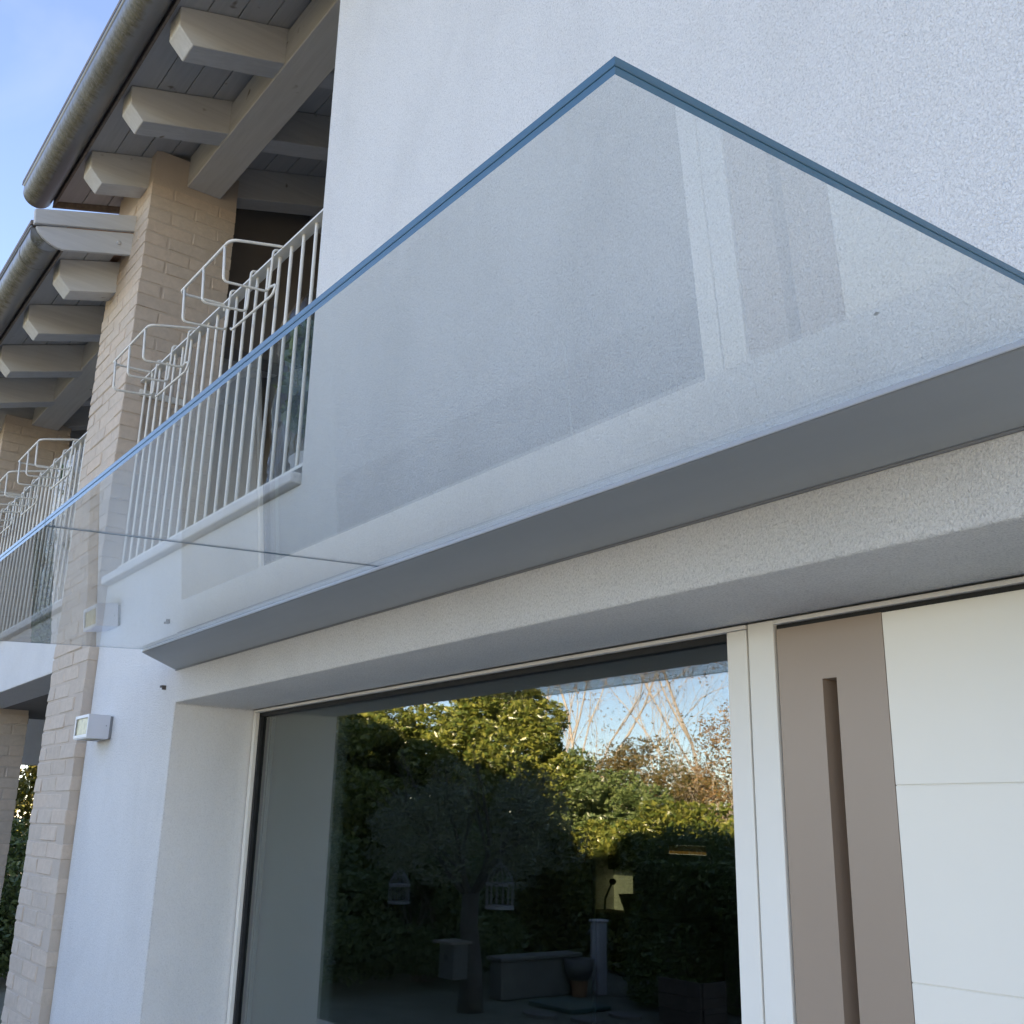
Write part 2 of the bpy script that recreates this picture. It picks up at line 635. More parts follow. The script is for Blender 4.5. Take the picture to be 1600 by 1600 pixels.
pier(-5.725, -5.10, -0.045, 0.43, 0, 5.13, [(0.60, 2.70, True, False), (2.70, 4.97, True, True)], 'brick pier between the two loggias')
pier(-8.82, -8.20, -0.045, 0.43, 0, 4.55, [(1.15, 2.40, False, True), (3.70, 4.50, False, True)], 'far brick pier beyond the porch')
# roofs
SL = 0.3066


def zs(y, dz=0.0):                                # underside of the soffit boards
    return 5.133 + SL * y + dz


def roof(x0, x1, rafters, purlins, dz, label, x1in=None):
    x1in = x1 if x1in is None else x1in
    root = MB()
    yr, ye = 3.6, 7.8
    zr = zs(yr, dz)
    zt = 0.20
    root.quad_strip([[(x, -0.38, zs(-0.38, dz) + 0.024), (x, yr, zr + 0.024), (x, ye, zr - SL * (ye - yr)), (x, ye, zr - SL * (ye - yr) + zt), (x, yr, zr + zt + 0.05), (x, -0.38, zs(-0.38, dz) + 0.11)] for x in (x0, x1in)])
    if x1in < x1:
        root.quad_strip([[(x, -0.38, zs(-0.38, dz) + 0.024), (x, -0.03, zs(-0.03, dz) + 0.024), (x, -0.03, zs(-0.03, dz) + 0.125), (x, -0.38, zs(-0.38, dz) + 0.11)] for x in (x1in, x1)])
    r = root.build('roof', M_tile, house)
    r['label'] = label
    # soffit boards, along the eaves
    y = -0.372
    w = 0.138
    while y < 1.55:
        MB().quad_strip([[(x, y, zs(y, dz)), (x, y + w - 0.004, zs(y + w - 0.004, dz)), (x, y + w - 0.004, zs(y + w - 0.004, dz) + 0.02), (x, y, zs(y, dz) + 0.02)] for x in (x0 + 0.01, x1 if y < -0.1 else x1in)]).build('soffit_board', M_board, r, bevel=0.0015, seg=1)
        y += w
    for xa in rafters:
        xb = xa + 0.0
        xa = xa - 0.131
        top = -0.003
        yb = 1.9 if xb < x1in or x1in == x1 else 0.02
        prof = [(-0.352, zs(-0.352, dz) + top), (-0.346, 4.924 + dz), (-0.279, 4.856 + dz), (yb, 4.856 + dz + (yb + 0.279) * 0.292), (yb, zs(yb, dz) + top)]
        MB().prism_x(prof, xa, xb).build('rafter', M_beam, r, bevel=0.003, seg=1)
    for (xa, xb, ya, yb, zb, zc) in purlins:
        MB().box(xa, xb, ya, yb, zb + dz, zc + dz).build('purlin', M_beamx, r, bevel=0.004, seg=1)
    return r


r1 = roof(-5.80, 4.6, [-3.23, -3.875, -4.525, -5.175], [(-5.099, 4.0, 0.139, 0.329, 4.967, 5.16), (-5.79, 4.0, 1.05, 1.22, 5.25, 5.43)], 0.0, 'upper roof with rafter tails')
r2 = roof(-9.7, -5.34, [-5.535, -6.20, -6.90, -7.58, -8.25, -8.9], [(-8.199, -5.74, 0.139, 0.329, 4.985, 5.16), (-9.6, -5.70, 1.05, 1.22, 5.25, 5.43)], -0.48, 'lower roof with rafter tails', -5.70)
MB().box(-9.6, 4.4, 7.0, 7.2, 3.2, 5.2).build('rear_wall', M_stucco_soft, house)
MB().box(4.2, 4.4, 0.42, 7.0, 0, 6.2).build('end_wall', M_stucco_soft, house)
MB().prism_x([(0.44, 4.3), (7.0, 4.3), (7.0, 5.0), (3.6, 6.2), (0.44, 5.24)], -5.66, -5.50).build('roof_step_wall', M_plaster, house)

# verge board closing the lower roof at the step, plane x = -5.34
vb = MB()
vb.prism_x([(-0.549, 4.668), (-0.541, 4.585), (-0.04, 4.728), (-0.04, 4.826)], -5.352, -5.318)
verge = vb.build('verge_board', M_fascia, house, bevel=0.004, seg=2)
prof = [(-0.53, 4.578), (-0.515, 4.553), (-0.49, 4.530), (-0.455, 4.509), (-0.42, 4.497), (-0.385, 4.495), (-0.04, 4.590), (-0.04, 4.722), (-0.485, 4.596)]
MB().prism_x(prof, -5.356, -5.335).build('lower_board', M_fascia, verge, bevel=0.002, seg=1)
MB().lathe([(0.0, 0), (0.011, 0.001), (0.013, 0.005), (0.009, 0.010), (0.0, 0.012)], (0, 0, 0), 14).build('bolt_cap', M_fascia, verge, smooth=True)
_b = bpy.data.objects['bolt_cap']
_b.rotation_euler = (0, math.radians(90), 0)
_b.location = _b.location + Vector((-5.335, -0.115, 4.636))
# dark flashing under the end of the upper roof
MB().prism_x([(-0.385, 4.983), (0.03, 5.103), (0.03, 5.175), (-0.385, 5.05)], -5.812, -5.795).build('end_flashing', M_drip, house)


def gutter(x0, x1, dz, cap):
    cy, cz, R = -0.468, 5.03 + dz, 0.078
    n = 22
    outer = [(-R, 0.034)] + [(R * math.cos(math.pi + math.pi * k / n), R * math.sin(math.pi + math.pi * k / n)) for k in range(n + 1)] + [(R, 0.03)]
    inner = [(y * 0.965, z * 0.965 + 0.0) for y, z in outer]
    m = MB()
    prof = outer + inner[::-1]
    xs = np.linspace(x0, x1, 6)
    m.quad_strip([[(x, y, z) for y, z in prof] for x in xs])
    o = m.build('gutter', M_zinc, house, smooth='auto', loc=(0, cy, cz))
    # rolled bead, end cap and the drip strip above
    MB().tube([(x0, cy - R, cz + 0.034), (x1, cy - R, cz + 0.034)], 0.008, 8).build('bead', M_zinc, o, smooth=True)
    capm = MB()
    capm.prism_x(outer, x0 - 0.004, x0 + 0.004)
    c = capm.build('end_cap', M_zinc, o, loc=(0, cy, cz))
    MB().prism_x([(cy - R - 0.008, cz + 0.046), (cy - R + 0.075, cz + 0.060), (cy - R + 0.075, cz + 0.085), (cy - R - 0.008, cz + 0.072)], x0 - 0.03, x1).build('drip_edge', M_drip, o)
    if x1 < 0:
        MB().prism_x(outer, x1 - 0.008, x1 - 0.001).build('end_cap', M_zinc, o, loc=(0, cy, cz))
    for s in cap:
        b = MB()
        b.quad_strip([[(xx, y * 1.03, z * 1.03) for y, z in outer] + [(xx, y * 1.012, z * 1.012) for y, z in outer[::-1]] for xx in (s, s + 0.03)])
        b.build('joint_sleeve', M_zinc, o, smooth='auto', loc=(0, cy, cz))
    # dark back board behind the gutter
    MB().box(x0 + 0.02, x1, cy + R + 0.003, cy + R + 0.015, cz - 0.042, cz + 0.085).build('back_board', M_drip, o)
    return o


gutter(-5.81, 4.6, 0.0, [-1.2])
gutter(-9.7, -5.357, -0.485, [-5.62])

# window and door in the recess
win = MB().box(XOPL, -1.4635, YF + 0.03, YF + 0.09, 0.0, 0.06).build('window', M_frame, house)
win['label'] = 'tall fixed window mirroring the garden'
ZG = 2.0625
MB().box(XOPL + 0.004, -1.466, YF - 0.012, YF + 0.06, ZG, HEAD - 0.0045).build('frame', M_frame, win, bevel=0.002)
MB().box(XOPL + 0.0045, -3.962, YF - 0.011, YF + 0.06, 0.0, ZG - 0.001).build('frame', M_frame, win, bevel=0.002)
MB().box(-1.521, -1.4665, YF - 0.010, YF + 0.06, 0.0, ZG - 0.001).build('frame', M_frame, win, bevel=0.002)
# black glazing gasket
gk = MB()
gk.box(-3.9615, -3.945, YF + 0.004, YF + 0.05, 0.0, ZG - 0.002)
gk.box(-3.9615, -1.5215, YF + 0.004, YF + 0.05, ZG - 0.016, ZG - 0.0015)
gk.build('gasket', M_black, win)
MB().box(-3.945, -1.522, YF + 0.016, YF + 0.022, 0.0, ZG - 0.016).build('pane', M_pane, win)
MB().box(-3.945, -1.522, YF + 0.040, YF + 0.046, 0.0, ZG - 0.016).build('pane', M_pane2, win)

door = MB().box(-1.4615, -1.394, YF - 0.0105, YF + 0.06, 0.0, HEAD - 0.0045).build('front_door', M_frame, house, bevel=0.002)
door['label'] = 'cream front door with a taupe strip and long recessed grip'
MB().box(-1.4665, -1.4615, YF + 0.012, YF + 0.05, 0.0, HEAD - 0.005).build('shadow_gap', M_black, door)
MB().box(-1.394, XOPR, YF - 0.0105, YF + 0.06, 2.062, HEAD - 0.0045).build('head_frame', M_frame, door, bevel=0.002)
MB().box(-1.394, XOPR, YF + 0.062, YF + 0.07, 0, 2.062).build('door_gap_shade', M_black, door)  # black sheet behind the leaf, gives the gaps their dark
MB().box(-1.3935, XOPR, YF + 0.001, YF + 0.06, 2.052, 2.0615).build('head_gap_shade', M_black, door)  # solid black strip standing in for shade under the head rebate
MB().box(-1.3935, -1.3895, YF + 0.004, YF + 0.06, 0.0, 2.0515).build('side_gap_shade', M_black, door)  # black strip in place of the shade beside the leaf
MB().box(-1.14, -0.601, YF - 0.0035, YF + 0.0275, 0.001, 2.051).build('door_core', M_doorw, door)
Z1 = 2.0515
# taupe leaf with the routed grip
SLX0, SLX1, SLT = -1.283, -1.250, 1.940
tp = MB()
tp.box(-1.389, SLX0, YF - 0.006, YF + 0.058, 0.0, Z1)
tp.box(SLX1, -1.1415, YF - 0.006, YF + 0.058, 0.0, Z1)
tp.box(SLX0, SLX1, YF - 0.006, YF + 0.058, SLT, Z1)
tp.build('taupe_panel', M_taupe, door, smooth='auto')
MB().box(SLX0, SLX1, YF + 0.046, YF + 0.057, 0.0, SLT).build('grip_recess', M_taupe, door)
zz = [0.0, 0.42, 0.744, 1.082, 1.409, 1.7355, Z1]
for a, b in zip(zz[:-1], zz[1:]):
    MB().box(-1.1405, -0.60, YF - 0.006, YF - 0.0036, a + 0.0009, b - 0.0009).build('door_panel', M_doorw, door, bevel=0.0015, seg=2)
MB().box(-0.598, XOPR, YF - 0.010, YF + 0.06, 0.0, 2.061).build('side_frame', M_frame, door, bevel=0.002)

# the room behind the window: dark, with small lit openings in its far wall
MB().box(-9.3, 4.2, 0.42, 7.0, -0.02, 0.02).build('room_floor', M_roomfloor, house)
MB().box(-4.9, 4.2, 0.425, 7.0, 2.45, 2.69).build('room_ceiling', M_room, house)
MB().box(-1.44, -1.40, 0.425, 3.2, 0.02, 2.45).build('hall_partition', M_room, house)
back = MB()
KX0, KX1, KZ0, KZ1 = -9.448, -8.903, 0.69, 1.217      # opening that lights the backsplash stand-in
SX0, SX1, SZ0, SZ1 = -8.421, -7.811, 1.409, 1.50      # opening that lights the tan strip stand-in
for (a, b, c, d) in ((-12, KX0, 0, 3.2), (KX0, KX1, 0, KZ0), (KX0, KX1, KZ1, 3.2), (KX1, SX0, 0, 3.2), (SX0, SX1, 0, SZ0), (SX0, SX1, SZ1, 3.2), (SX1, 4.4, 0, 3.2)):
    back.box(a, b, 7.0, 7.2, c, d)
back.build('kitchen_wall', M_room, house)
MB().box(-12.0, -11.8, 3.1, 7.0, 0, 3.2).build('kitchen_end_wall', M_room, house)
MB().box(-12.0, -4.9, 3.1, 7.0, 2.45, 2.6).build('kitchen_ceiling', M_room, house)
t = NT('backsplash_stand_in_sheet')  # translucent sheet added to stand in for a sunlit kitchen backsplash
t.color((0.45, 0.42, 0.24))
tl = t.new('ShaderNodeBsdfTranslucent')
tl.inputs[0].default_value = (0.15, 0.155, 0.13, 1)
t.ln(tl.outputs[0], t.out.inputs[0])
M_backsplash = t.m
tag(MB().box(KX0 + .002, KX1 - .002, 7.08, 7.084, KZ0 + .002, KZ1 - .002).build('backsplash_stand_in', M_backsplash), 'added yellowish sunlit blind glowing deep inside the room', 'panel')
t = NT('amber_stand_in_sheet')  # second added sheet, stands in for a tan lit strip inside
tl = t.new('ShaderNodeBsdfTranslucent')
tl.inputs[0].default_value = (0.12, 0.09, 0.045, 1)
t.ln(tl.outputs[0], t.out.inputs[0])
M_lit_strip = t.m
tag(MB().box(SX0 + .002, SX1 - .002, 7.08, 7.084, SZ0 + .002, SZ1 - .002).build('lit_strip_stand_in', M_lit_strip), 'narrow added amber blind glowing inside the room near the mullion', 'panel')
kt = thing('kitchen_counter', 'dark kitchen counter below the glowing blind inside', 'counter', (-8.6, 6.7, 0))
MB().box(-10.5, -7.6, 6.45, 6.98, 0.02, 0.77).build('cabinet', M_roomfloor, kt)
MB().box(-10.5, -7.6, 6.40, 6.985, 0.77, 0.80).build('worktop', M_barkd, kt)
fa = thing('kitchen_tap', 'slim black kitchen tap against the glowing blind', 'tap', (-9.14, 6.8, 0.80))
MB().tube([(-9.14, 6.8, 0.80), (-9.13, 6.8, 0.92), (-9.02, 6.8, 1.09)], 0.012, 8).build('spout', M_black, fa)
MB().lathe([(0.0, -.035), (.03, -.025), (.042, 0.0), (.03, .025), (0, .035)], (-9.01, 6.8, 1.10), 12).build('spray_head', M_black, fa, smooth=True)
bo = MB()
bo.lathe([(0.0, 0), (0.07, 0.0), (0.09, 0.05), (0.14, 0.19), (0.132, 0.19), (0.08, 0.05), (0.0, 0.015)], (-8.66, 6.75, 0.80), 18)
tag(bo.build('bowl', simple('green_glaze', (0.16, 0.17, 0.04), 0.3), smooth=True), 'small green bowl on the dark counter inside', 'bowl')

# ------------------------------------------------------------------ glass canopy
can = thing('glass_canopy', 'frameless glass door canopy clamped in a long grey wall profile', 'canopy', (-2.26, 0, 2.2))
CX0, CX1, CJ = -4.012, -0.515, -2.246
pf = MB().prism_x([(0.0, 2.203), (-0.008, 2.203), (-0.139, 2.2535), (-0.139, 2.262), (-0.132, 2.262), (0.0, 2.271)], CX0, CX1)
prof_o = pf.build('wall_profile', M_alu, can, bevel=0.0012, seg=1)
MB().prism_x([(-0.001, 2.2045), (-0.008, 2.2045), (-0.138, 2.2546), (-0.138, 2.2612), (-0.001, 2.27)], CX0 - 0.0025, CX0 - 0.0003).build('end_plate', M_lip, prof_o)
MB().box(CX0 + .001, CX1 - .001, -0.0055, -0.0005, 2.1985, 2.2025).build('sealing_strip', M_lampb, can)
MB().box(CX0, CX1, -0.1425, -0.1392, 2.2560, 2.2645).build('front_lip', M_lip, prof_o, bevel=0.001, seg=1)
MB().prism_x([(0.0, 2.298), (-0.05, 2.2965), (-0.05, 2.305), (0.0, 2.322)], CX0, CX1).build('top_clamp', M_alu, can)
TH = 0.0175
gsl = 0.0536


def zb(y):
    return 2.2655 + (y + 0.139) * gsl


def sheet(xa, xb, edge_left, edge_right):
    y0, y1 = -0.923, -0.012
    m = MB()
    ys = [y0, y1]
    v = [(xa, y0, zb(y0)), (xb, y0, zb(y0)), (xb, y1, zb(y1)), (xa, y1, zb(y1))]
    w = [(x, y, z + TH) for x, y, z in v]
    m.v = v + w
    m.f = [(0, 3, 2, 1), (4, 5, 6, 7), (0, 1, 5, 4), (1, 2, 6, 5), (2, 3, 7, 6), (3, 0, 4, 7)]
    m.mi = [0, 0, 1, 1, 0, 1]
    o = m.build('glass_sheet', [M_canopy, M_gedge], can)
    # the interlayer shows as a line along the ground edge
    zi = TH * 0.46
    il = MB()
    il.quad_strip([[(x, y0 - 0.0006, zb(y0) + zi), (x, y0 - 0.0001, zb(y0) + zi), (x, y0 - 0.0001, zb(y0) + zi + 0.0017), (x, y0 - 0.0006, zb(y0) + zi + 0.0017)] for x in (xa, xb)])
    if edge_right:
        il.quad_strip([[(xb + 0.0001, y, zb(y) + zi), (xb + 0.0006, y, zb(y) + zi), (xb + 0.0006, y, zb(y) + zi + 0.0017), (xb + 0.0001, y, zb(y) + zi + 0.0017)] for y in (y0, -0.06)])
    il.build('interlayer', M_inter, o)
    return o


sheet(CX0, CJ - 0.002, True, False)
sheet(CJ + 0.002, CX1, False, True)

# a dead leaf lying on the glass
lf = MB()
lx, ly = -0.665, -0.352
lz = zb(ly) + TH + 0.001
_o = [(-.006, 0, .001), (-.001, -.003, .003), (.005, -.001, 0), (.002, .003, .003), (-.003, .003, 0)]
lf.v = [(lx + a, ly + b, lz + c) for a, b, c in _o] + [(lx + a, ly + b, lz + c + .0006) for a, b, c in _o]
lf.f = [(4, 3, 2, 1, 0), (5, 6, 7, 8, 9)] + [(i, (i + 1) % 5, (i + 1) % 5 + 5, i + 5) for i in range(5)]
lf.mi = [0] * 7
tag(lf.build('dead_leaf', M_sill), 'tiny pale dry leaf lying on the glass canopy', 'leaf')

# ------------------------------------------------------------------ balcony railings
def railing(xa, xb, bars, label):
    r = thing('balcony_railing', label, 'railing', ((xa + xb) / 2, 0.05, 2.78), 'cream iron railings of the loggias')
    tr = MB()
    tr.box(xb, xa, 0.027, 0.073, 3.774, 3.782)
    tr.build('top_rail', M_white_metal, r)
    MB().box(xb, xa, 0.035, 0.065, 2.815, 2.827).build('bottom_rail', M_white_metal, r)
    me = MB().tube([(0, 0, 0), (0, 0, 3.7755 - 2.8275)], 0.0068, 10).mesh('bar', M_white_metal, smooth='auto')
    for x in bars:
        link('bar', me, r, (x, 0.05, 2.8275))
    for x in (xa - 0.02, xb + 0.03):
        MB().box(x - 0.008, x + 0.008, 0.042, 0.058, 2.772, 2.815).build('foot', M_white_metal, r)
    return r


railing(-3.05, -5.09, [-3.0825 - 0.1045 * i for i in range(20) if -3.0825 - 0.1045 * i > -5.07], 'cream iron railing of the near loggia beside the white wall')
railing(-5.735, -8.19, [-5.80 - 0.1045 * i for i in range(23) if -5.80 - 0.1045 * i > -8.17], 'cream iron railing of the far loggia left of the pier')
# flat bracket that carries the near railing on the pier
MB().box(-5.099, -5.085, 0.03, 0.26, 3.705, 3.738).build('rail_bracket', M_white_metal, bpy.data.objects['balcony_railing'])


def fillet(pts, r=0.02, n=4):
    pts = [Vector(p) for p in pts]
    out = [pts[0]]
    for a, b, c in zip(pts[:-2], pts[1:-1], pts[2:]):
        u = (a - b).normalized()
        w = (c - b).normalized()
        rr = min(r, (a - b).length * .45, (c - b).length * .45)
        p0, p2 = b + u * rr, b + w * rr
        for k in range(n + 1):
            s = k / n
            out.append(p0 * (1 - s) ** 2 + b * 2 * s * (1 - s) + p2 * s * s)
    out.append(pts[-1])
    return out


def holder(xr, label):
    """wire flower-box holder hooked on the rail; xr = right end"""
    w = 0.53
    h = thing('flower_box_holder', label, 'holder', (xr - w / 2, 0, 3.75), 'wire flower-box holders on the loggia railings')
    R = 0.0058
    yo, yi = -0.178, 0.016
    zt_ = 3.737
    MB().tube(fillet([(xr, 0.05, zt_ + .048), (xr, yi, zt_ + 0.044), (xr, yo, zt_), (xr - w, yo, zt_), (xr - w, yi, zt_ + 0.01), (xr - w, yi, zt_ - .02)], 0.035), R, 8).build('rim', M_white_metal, h, smooth=True)
    for dx in (0.055, 0.265, 0.475):
        x = xr - dx
        MB().tube(fillet([(x, yo, zt_ - 0.004), (x + 0.012, yo + 0.004, 3.582), (x, yi - .004, 3.607), (x, yi, 3.795), (x, 0.062, 3.795), (x, 0.062, 3.775)], 0.022), R * 0.92, 8).build('hanger', M_white_metal, h, smooth=True)
    MB().tube(fillet([(xr - 0.05, yi, 3.628), (xr + 0.03, yi - 0.012, 3.600), (xr + 0.02, -0.002, 3.558), (xr - w + 0.16, -0.002, 3.562), (xr - w + 0.10, yi, 3.598)], 0.03), R * 0.92, 8).build('lower_rod', M_white_metal, h, smooth=True)
    return h


holder(-3.435, 'wire flower-box holder on the near railing, next to the white wall')
holder(-4.335, 'wire flower-box holder on the near railing, next to the brick pier')
holder(-6.20, 'wire flower-box holder on the far railing, next to the brick pier')
holder(-6.95, 'middle wire flower-box holder of the three on the far railing')
holder(-7.62, 'farthest wire flower-box holder, at the left end of the far railing')

# ------------------------------------------------------------------ wall lamp, stub
lamp = thing('wall_lamp', 'rectangular silver wall lamp with front glass beside the brick pier', 'lamp', (-4.83, 0, 2.03))
LX0, LX1, LZ0, LZ1, LY = -4.935, -4.733, 1.981, 2.078, -0.099
sh = MB()
sh.box(LX0, LX1, LY, -0.012, LZ1 - 0.004, LZ1)
sh.box(LX1 - 0.004, LX1, LY, -0.012, LZ0, LZ1 - 0.004)
sh.box(LX0, LX0 + 0.004, LY, -0.012, LZ0, LZ1 - 0.004)
sh.box(LX0 + .004, LX1 - .004, -0.018, -0.012, LZ0, LZ1 - 0.004)
sh.build('housing', M_lampm, lamp)
fr = MB()
b_ = 0.013
fr.box(LX0, LX1, LY - 0.004, LY - 0.0002, LZ1 - b_, LZ1)
fr.box(LX0, LX1, LY - 0.004, LY - 0.0002, LZ0, LZ0 + b_)
fr.box(LX0, LX0 + b_, LY - 0.004, LY - 0.0002, LZ0 + b_, LZ1 - b_)
fr.box(LX1 - b_, LX1, LY - 0.004, LY - 0.0002, LZ0 + b_, LZ1 - b_)
fr.box(LX0, LX1, LY, LY + b_, LZ0 - 0.004, LZ0 - 0.0002)
fr.box(LX0, LX1, -0.025, -0.012, LZ0 - 0.004, LZ0 - 0.0002)
fr.box(LX0, LX0 + b_, LY + b_, -0.025, LZ0 - 0.004, LZ0 - 0.0002)
fr.box(LX1 - b_, LX1, LY + b_, -0.025, LZ0 - 0.004, LZ0 - 0.0002)
fr.build('bezel', M_lampm, lamp)
MB().box(LX0 + b_, LX1 - b_, LY + 0.001, LY + 0.004, LZ0 + b_, LZ1 - b_).build('front_glass', M_refl, lamp)
MB().box(LX0 + b_, LX1 - b_, LY + b_, -0.025, LZ0 + 0.001, LZ0 + 0.003).build('bottom_glass', M_refl, lamp)
rf = MB()
rf.quad_strip([[(x, LY + 0.012, LZ1 - 0.008), (x, -0.03, LZ1 - 0.02), (x, -0.022, LZ0 + 0.03), (x, -0.022, LZ1 - 0.006)] for x in np.linspace(LX0 + .01, LX1 - .01, 5)])
rf.build('reflector', M_refl, lamp)
MB().box(LX0 + 0.02, LX1 - 0.0, -0.0115, -0.0005, LZ0 + 0.002, LZ1 - 0.004).build('back_plate', M_lampb, lamp)
MB().box(LX1 + .0002, LX1 + .0012, -0.028, -0.024, 2.030, 2.034).build('screw', M_lampb, lamp)
stub = thing('wall_stub', 'short cut-off metal stub sticking out of the white wall', 'stub', (-4.118, 0, 2.146))
MB().box(-4.128, -4.108, -0.018, -0.0005, 2.143, 2.151).build('strap', M_rust, stub)
MB().box(-4.108, -4.105, -0.016, -0.0005, 2.134, 2.151).build('clip', M_rust, stub)

# ------------------------------------------------------------------ plants
def leaf_mesh(name, centers, size, mat, up=0.3, aspect=0.45, var=0.4, seed=0):
    r = np.random.default_rng(seed)
    n = len(centers)
    d = r.normal(size=(n, 3))
    d[:, 2] += up
    d /= np.linalg.norm(d, axis=1)[:, None]
    q = r.normal(size=(n, 3))
    q -= d * (q * d).sum(1)[:, None]
    q /= np.linalg.norm(q, axis=1)[:, None]
    nn = np.cross(d, q)
    s = size * (1 - var / 2 + var * r.random(n))[:, None]
    c = np.asarray(centers)
    tip, tail = c + d * s, c - d * s * 0.9
    l = c + q * s * aspect + nn * s * 0.16
    rr = c - q * s * aspect + nn * s * 0.16
    v = np.stack([tail, rr, tip, l], 1).reshape(-1, 3)
    me = bpy.data.meshes.new(name)
    me.vertices.add(len(v))
    me.vertices.foreach_set('co', v.astype(np.float32).ravel())
    tri = np.array([0, 1, 2, 0, 2, 3], dtype=np.int32)
    idx = (np.arange(n, dtype=np.int32)[:, None] * 4 + tri).ravel()
    me.loops.add(len(idx))
    me.loops.foreach_set('vertex_index', idx)
    me.polygons.add(n * 2)
    me.polygons.foreach_set('loop_start', np.arange(0, n * 6, 3, dtype=np.int32))
    me.polygons.foreach_set('loop_total', np.full(n * 2, 3, dtype=np.int32))
    me.materials.append(mat)
    me.update(calc_edges=True)
    return me


def clump_points(clumps, n, seed):
    """points near the surface of many ellipsoid clumps"""
    r = np.random.default_rng(seed)
    cl = np.array(clumps)
    wgt = cl[:, 3] ** 2
    pick = r.choice(len(cl), n, p=wgt / wgt.sum())
    d = r.normal(size=(n, 3))
    d /= np.linalg.norm(d, axis=1)[:, None]
    rad = cl[pick, 3] * (0.55 + 0.5 * r.random(n) ** 0.6)
    return cl[pick, :3] + d * rad[:, None] * np.array([1, 1, 0.85])


def crown_clumps(c, rx, ry, rz, n, r0, seed, low=-0.7):
    r = np.random.default_rng(seed)
    out = []
    while len(out) < n:
        d = r.normal(size=3)
        d /= np.linalg.norm(d)
        if d[2] < low:
            continue
        k = 0.35 + 0.65 * r.random() ** 0.5
        out.append((c[0] + d[0] * rx * k, c[1] + d[1] * ry * k, c[2] + d[2] * rz * k, r0 * (0.6 + 0.8 * r.random())))
    return out


def branches(mb, p, d, length, rad, depth, r, split=(2, 3), spread=0.5, sides=5, tips=None, up=0.12, kink=0.10):
    seg = 4
    pts, rads = [Vector(p)], [rad]
    d = Vector(d).normalized()
    for i in range(seg):
        d = (d + Vector((r.gauss(0, kink), r.gauss(0, kink), r.gauss(0, kink) + up * 0.3))).normalized()
        pts.append(pts[-1] + d * length / seg)
        rads.append(rad * (1 - 0.42 * (i + 1) / seg))
    mb.tube(pts, rads, sides if depth > 1 else 3, caps=False)
    if depth <= 0:
        if tips is not None:
            tips.append(tuple(pts[-1]))
        return
    k = r.randint(*split)
    for j in range(k):
        at = pts[-1] if j == 0 else pts[r.randint(2, seg)]
        a = Vector((r.gauss(0, 1), r.gauss(0, 1), r.gauss(0, 0.7)))
        a = (a - d * a.dot(d)).normalized()
        sp = spread * (0.5 if j == 0 else 1.0) * r.uniform(0.7, 1.2)
        nd = (d + a * sp + Vector((0, 0, up))).normalized()
        branches(mb, at, nd, length * r.uniform(0.62, 0.85), rad * (0.58 if j == 0 else 0.45), depth - 1, r, split, spread, sides, tips, up, kink)


def evergreen(name, label, x, y, h, w, mat, nleaf, size, seed, cat='tree', group=None, bark=M_barkd, low=0.15):
    tr = thing(name, label, cat, (x, y, 0), group)
    r = random.Random(seed)
    mb = MB()
    for k in range(4):
        a = r.uniform(0, 6.28)
        branches(mb, (x + 0.1 * math.cos(a), y + 0.1 * math.sin(a), -0.05), (math.cos(a) * 0.35, math.sin(a) * 0.35, 1), h * 0.30, 0.05 + 0.015 * h, 2, r, spread=0.55)
    mb.build('trunk', bark, tr, smooth=True)
    zc = h * (0.5 + low * 0.5)
    cl = crown_clumps((x, y, zc), w / 2, w / 2 * 0.9, h - zc - 0.15, 84, 0.10 + 0.06 * w, seed, -0.95)
    pts = clump_points(cl, nleaf, seed + 1)
    pts = pts[pts[:, 2] > 0.1]
    o = link('crown', leaf_mesh('crown', pts, size, mat, 0.4, seed=seed + 2), tr)
    return tr


GV = 'evergreens at the end of the garden'
evergreen('laurel_tree', 'big glossy laurel mirrored next to the window reveal', -13.2, -4.3, 3.95, 3.4, M_laurel, 42000, 0.05, 21, group=GV, low=0.0)
evergreen('laurel_tree', 'rounded glossy laurel mirrored left of the olive crown', -12.6, -5.9, 3.6, 3.2, M_laurel, 42000, 0.05, 22, group=GV, low=0.0)
evergreen('laurel_tree', 'tallest laurel mirrored above the olive crown', -12.9, -7.4, 3.95, 2.7, M_laurel, 40000, 0.05, 25, group=GV, low=0.0)
evergreen('laurel_tree', 'lower dark laurel below the bare multi-stemmed tree', -11.6, -8.3, 2.75, 2.6, M_hedge, 26000, 0.045, 23, group=GV, low=0.0)
evergreen('dark_shrub', 'low dark shrub mirrored beside the reveal, left of the bird cages', -10.9, -3.2, 1.75, 2.0, M_hedge, 26000, 0.04, 28, cat='shrub', group=GV, low=-0.25)
evergreen('dark_shrub', 'low dark shrub behind the bird box on the olive trunk', -10.7, -4.8, 1.7, 2.0, M_hedge, 26000, 0.04, 29, cat='shrub', group=GV, low=-0.25)
evergreen('golden_tree', 'golden-brown small-leaved tree mirrored next to the mullion', -13.1, -12.7, 4.2, 1.8, M_brownleaf, 3500, 0.035, 36, group=GV)
evergreen('privet_tree', 'brownish small-leaved tree left of the patch of sky', -14.2, -11.4, 3.45, 2.5, M_privet, 13000, 0.036, 24, group=GV)
evergreen('laurel_tree', 'far laurel closing the garden behind the others', -17.5, -6.2, 4.6, 4.2, M_laurel, 16000, 0.07, 26, group=GV)
evergreen('ivy_bush', 'yellow-green ivy climbing at the foot of the slim bare tree', -16.3, -15.0, 3.0, 1.5, M_yellow, 7000, 0.06, 27, cat='bush')


